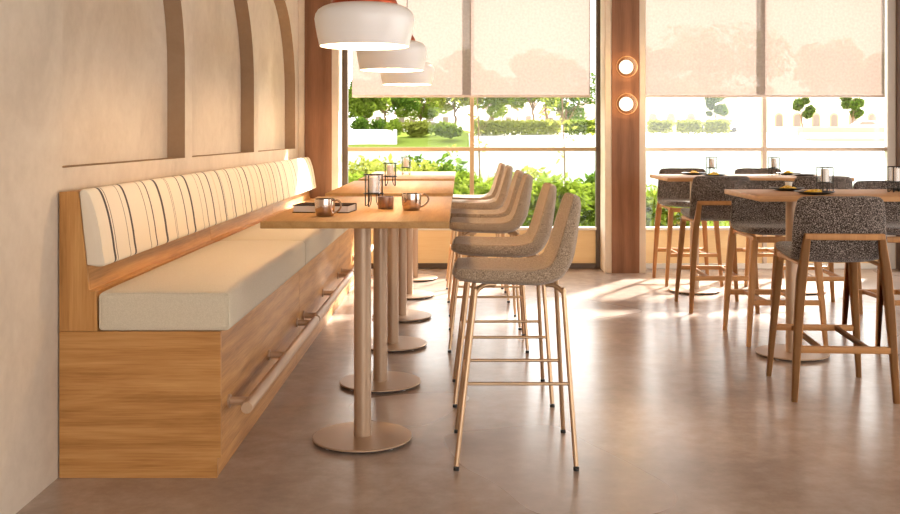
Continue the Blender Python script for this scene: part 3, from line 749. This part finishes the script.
def bush(name, label, x, y, z, rx, ry, rz_, mat, seed, n=900, leaf=.10, cat='shrub', group=None):
    rnd = random.Random(seed); mb = MB()
    for b in range(7):
        a = rnd.random()*6.28; q = rnd.random()**.5*.6
        leaves(mb, (rx*q*math.cos(a), ry*q*math.sin(a), rz_*(.35+.35*rnd.random())), (rx*.5, ry*.5, rz_*.42), n//7, leaf, rnd, .2)
    for k in range(6):
        a = rnd.random()*6.28; mb.tube([(0,0,-.1),(rx*.4*math.cos(a), ry*.4*math.sin(a), rz_*.7)], [.012*rz_+.004,.004], 5)
    return tag(build(name, mb, mat, None, loc=(x, y, z), smooth=0), label, cat, group)
NB = 'shrubs between lawn and pond'
near = [(372,23,158,.8,'C','pale tall shrub outside behind the left end of the farthest bench row table'),(446,26.5,160,1.0,'A','bright shrub outside near the pond, left of the left window mullion'),(362,15,172,1.1,'A','tall shrub outside, beside the left window frame'),(392,19,160,1.0,'C','pale shrub outside behind the far lantern of the bench row'),
        (430,21,158,.9,'B','shrub outside just left of the left window mullion, above the far table'),
        (462,18.6,172,.6,'A','low shrub outside at the foot of the left window mullion'),(492,17,178,.9,'A','shrub outside right of the mullion, behind the far stools'),
        (520,20,168,.8,'C','pale shrub outside above the stool backs'),(548,14.2,178,.7,'A','bright shrub outside beside the staked sapling'),
        (592,19.5,176,.55,'B','dark shrub outside next to the window frame left of the column'),(604,16,180,.9,'A','shrub outside partly hidden by the wooden column'),
        (655,14,190,.7,'A','green shrub outside right of the column, behind the far stool'),(690,17,196,.9,'C','low shrub outside behind the left far stool'),
        (405,13.5,196,.8,'B','low shrub close outside the left window, behind the far table')]
for i, (px, D, top, w, mk, l) in enumerate(near):
    zb = -.05-.30*((D-10.62)/19.4)**2; bush('shrub', l, PX(px, D), D, zb, w, w*.8, PZ(top, D)-zb, G['leaf'+mk], 40+i, 1300, .075, group=NB)
# far shrubs and hedges
for i, (px, D, top, wpx, mk, l) in enumerate([(360,108.6,117,13,'B','dark bush on the far bank beside the left window frame'),(377,112.4,120,10,'B','dark bush on the far bank above the low white wall'),
        (392,108.6,121,9,'A','bush on the far bank at the end of the low white wall'),(418,112.6,121,20,'C','bright bush on the far bank under the trees'),(446,109,122,22,'A','bush on the far bank left of the mullion')]):
    zb = PZ(136, D)-.1; bush('bush', l, PX(px, D), D, zb, wpx*D/1000, 1.5, PZ(top, D)-zb, G['leaf'+mk], 70+i, 900, .30, group='bushes on the far bank')
def hedge(x0, x1, D, top, bot, mat, seed, label, n):
    rnd = random.Random(seed); mb = MB(); a, b = PX(x0, D), PX(x1, D); z0, z1 = PZ(bot, D), PZ(top, D)
    for k in range(n*2):
        p = Vector((a+(b-a)*rnd.random(), D+1.6*rnd.random(), z0+(z1-z0)*rnd.random()**.7)); leaves(mb, p, (.25,.25,.2), 1, .20, rnd)
    return tag(build('hedge', mb, mat, None, smooth=0), label, 'hedge', 'hedges across the water')
hedge(474, 560, 114, 121, 135, G['leafC'], 91, 'long clipped hedge across the water seen through the left window', 2600)
hedge(566, 600, 114, 121, 134, G['leafA'], 92, 'short hedge across the water left of the wooden column', 1200)
hedge(650, 672, 112, 121, 133, G['leafC'], 93, 'first hedge section right of the column, across the water', 700)
hedge(679, 702, 112, 121, 133, G['leafC'], 94, 'second hedge section right of the column, across the water', 700)
hedge(708, 730, 112, 121, 133, G['leafC'], 95, 'third hedge section right of the column, across the water', 700)
tag(build('garden_wall', MB().rbox(PX(345,107.5), PX(397,107.5), 107.2, 107.8, .3, PZ(129.5,107.5), .05, 1), G['paving']), 'low white garden wall on the far bank at left', 'wall')

def house(label, x, D, w, d, z0, eave, ridge, roofm, seed, gable=True):
    rnd = random.Random(seed); t = thing('house', label, 'house', (x, D, z0), 0, 'houses across the water')
    build('walls', MB().prism([(-w/2,0),(w/2,0),(w/2,eave),(0,ridge-.1),(-w/2,eave)], 0, d), G['render'], t)
    o = .35
    sl = (ridge-eave)/(w/2)
    build('roof', MB().prism([(-w/2-o,eave-o*sl+.12),(0,ridge),(w/2+o,eave-o*sl+.12),(w/2+o,eave-o*sl+.32),(0,ridge+.22),(-w/2-o,eave-o*sl+.32)], -.4, d+.4), roofm, t)
    for k in range(max(2, int(w/2.2))):
        xx = -w/2+(k+.5)*w/max(2, int(w/2.2))
        f = build('window', MB().box(xx-.5, xx+.5, -.06, .04, eave*.3, eave*.3+1.3), G['render'], t)
        build('pane', MB().box(xx-.42, xx+.42, -.08, -.055, eave*.3+.08, eave*.3+1.22), G['winglass'], f)
    return t
for px, D, wpx, ev, rd, rm, l in [(407,150,22,112,96,'pinkroof','white house with pointed gable across the water, left of the mullion'),(438,158,30,108,94,'roof','white house across the water behind the yellow green tree'),
        (372,160,26,106,92,'pinkroof','pale house across the water near the left window frame'),(500,150,34,110,97,'roof','white house across the water right of the mullion'),
        (522,160,26,104,93,'pinkroof','pale house across the water left of the twin trees'),(556,148,24,112,100,'roof','white house across the water behind the twin trees'),(590,150,28,112,100,'pinkroof','pale house across the water next to the column')]:
    z0 = 1.9; house(l, PX(px, D), D, wpx*D/1000, 8, z0, PZ(ev, D)-z0, PZ(rd, D)-z0, G[rm], int(px))

def arcade():
    D = 142; t = thing('arcade_building', 'long pale building with arched windows across the water at right', 'building', (PX(772, D), D, 1.9))
    x0, x1 = PX(640, D)-PX(772, D), PX(910, D)-PX(772, D); top = PZ(97, D)-1.9
    build('walls', MB().box(x0, x1, 0, 8, 0, top), G['render'], t)
    build('roof', MB().box(x0-.3, x1+.3, -.4, 8.4, top, top+.35), G['paving'], t)
    for px in (653, 671, 691, 779, 797, 816, 834, 853, 872, 890):
        c = PX(px, D)-PX(772, D)
        def arch(r, h, y0, y1):
            return MB().prism([(c-r,.7),(c+r,.7)]+[(c+r*math.cos(PI*k/12), .7+h+r*math.sin(PI*k/12)) for k in range(13)], y0, y1)
        s = build('arched_surround', arch(.62, 1.35, -.10, .05), G['stone'], t)
        build('pane', arch(.45, 1.30, -.14, -.095), G['winglass'], s)
arcade()
tag(build('pavilion', MB().box(PX(722,134), PX(733,134), 132, 136, 1.9, PZ(98,134)), G['pinkroof']), 'brownish block behind the small round street tree', 'building')
def car(px, D, mat, label):
    t = thing('car', label, 'car', (PX(px, D), D, 1.72), 0, 'cars parked across the water')
    build('body', MB().prism([(-2.1,.3),(2.1,.3),(2.15,.75),(1.4,.9),(.75,1.4),(-.95,1.42),(-1.7,.92),(-2.15,.8)], -.85, .85), mat, t, bevel=.06)
    build('side_window', MB().prism([(-1.35,.92),(1.15,.92),(.66,1.32),(-.88,1.33)], -.88, -.845), G['winglass'], t)
    for s in (-1.3, 1.3):
        for q in (-.8, .8): build('wheel', MB().tube([(s,q-.1,.32),(s,q+.1,.32)], .32, 18), M['rubber'], t)
for px, D, m, l in [(430,127,'carw','white car across the water left of the mullion'),(420,145,'card','dark car across the water under the bright tree'),(540,123.4,'card','dark car across the water behind the twin trees'),
                    (578,124,'carw','white car across the water beside the dense green tree'),(694,128,'card','dark car in front of the pale arcade, near the column'),
                    (722,125,'carw','white car in front of the small round street tree'),(866,124,'carw','white car in front of the arcade at far right')]:
    car(px, D, G[m], l)
for i in range(4):
    D = 106.5+i*2.2
    tag(build('stone_step', MB().rbox(PX(812-i*3, D), PX(905, D), D, D+2.1, 0, PZ(143.5-i*5.5, D), .05, 1), G['stone'] if i % 2 else G['paving']),
        ['lowest broad stone step','second broad stone step','third broad stone step','topmost broad stone step'][i]+' on the far bank below the arcade', 'step', 'stone steps on the far bank')
def sapling(px, D, top, label, seed):
    rnd = random.Random(seed); zb = -.05-.30*((D-10.62)/19.4)**2; h = PZ(top, D)-zb; t = thing('sapling', label, 'tree', (PX(px, D), D, zb), 0, 'staked saplings on the lawn')
    tk = MB().tube(smoothpath([(0,0,-.05),(.03,0,h*.4),(-.02,0,h)], 5), .014, 7)
    for k in range(9):
        z = h*(.45+.06*k); a = rnd.random()*6.28; tk.tube([(0,0,z),(.28*math.cos(a), .28*math.sin(a), z+.22)], .005, 5)
    build('trunk', tk, G['bark'], t)
    mb = MB()
    for k in range(10): leaves(mb, (rnd.gauss(0,.2), rnd.gauss(0,.2), h*(.48+.55*rnd.random())), (.16,.16,.16), 9, .05, rnd)
    build('foliage', mb, G['leafC'], t, smooth=0)
    for s in (-1, 0, 1): build('stake', MB().tube([(s*.26, .1 if s else -.2, -.1),(s*.05,0,h*.36)], .018, 7), G['stake'], t)
sapling(563, 17.5, 92, 'staked young tree on the lawn left of the wooden column', 3)
sapling(478, 19, 92, 'staked young tree on the lawn right of the left window mullion', 4)
def grass():
    rnd = random.Random(5); mb = MB()
    for k in range(20000):
        y = 11+17*rnd.random()**.9; x = -3.2*(y/10)*.5+(rnd.random())*(y*.62)-.3 if True else 0
        z = -.05-.30*((y-10.62)/19.4)**2; h = .10+(.5 if x < 1.6 else .2)*rnd.random()*(y-9)/14; a = rnd.random()*6.28; w = .02
        d = Vector((math.cos(a), math.sin(a), 0)); e = Vector((rnd.gauss(0,.08), rnd.gauss(0,.08), h))
        p = Vector((x, y, z)); mb.add([p-d*w, p+d*w, p+e], [(0,1,2)])
    return mb
tag(build('meadow_grass', grass(), G['leafA'], None, smooth=0), 'long meadow grass growing outside the windows', 'grass', kind='stuff')

# ------------------------------------------------------------------ light
W = bpy.data.worlds.new('sky'); S.world = W; W.use_nodes = True
nt = W.node_tree; bg = nt.nodes['Background']
tc = N(nt, 'ShaderNodeTexCoord'); sp = N(nt, 'ShaderNodeSeparateXYZ'); nt.links.new(tc.outputs['Generated'], sp.inputs[0])
r = ramp(nt, [(.0, (.98,.95,.91)), (.25, (1,.98,.96)), (1., (.94,.97,1))], sp.outputs['Z'])
nt.links.new(r.outputs[0], bg.inputs['Color']); bg.inputs['Strength'].default_value = 2.7
el = math.radians(26.5); dirv = Vector((-.55*math.cos(el), -.835*math.cos(el), -math.sin(el)))
sun = light('sun', 'SUN', (6,20,12), 15.0, (1,.94,.86), angle=math.radians(4))
sun.rotation_euler = dirv.to_track_quat('-Z', 'Y').to_euler()

# ------------------------------------------------------------------ camera
cd = bpy.data.cameras.new('camera'); cam = bpy.data.objects.new('camera', cd); COL.objects.link(cam)
cam.location = (0,0,1.4); cam.rotation_euler = (PI/2,0,0)
cd.sensor_width = 36; cd.sensor_fit = 'HORIZONTAL'; cd.lens = 1000/900*36
cd.shift_x = -10/900; cd.shift_y = -122/900; cd.clip_end = 1000
S.camera = cam
S.view_settings.view_transform = 'Standard'; S.view_settings.look = 'None'; S.view_settings.gamma = 1; S.view_settings.use_curve_mapping = False
S.view_settings.exposure = 1.05
S.cycles.use_denoising = True; S.cycles.max_bounces = 10; S.cycles.diffuse_bounces = 4; S.cycles.transparent_max_bounces = 16
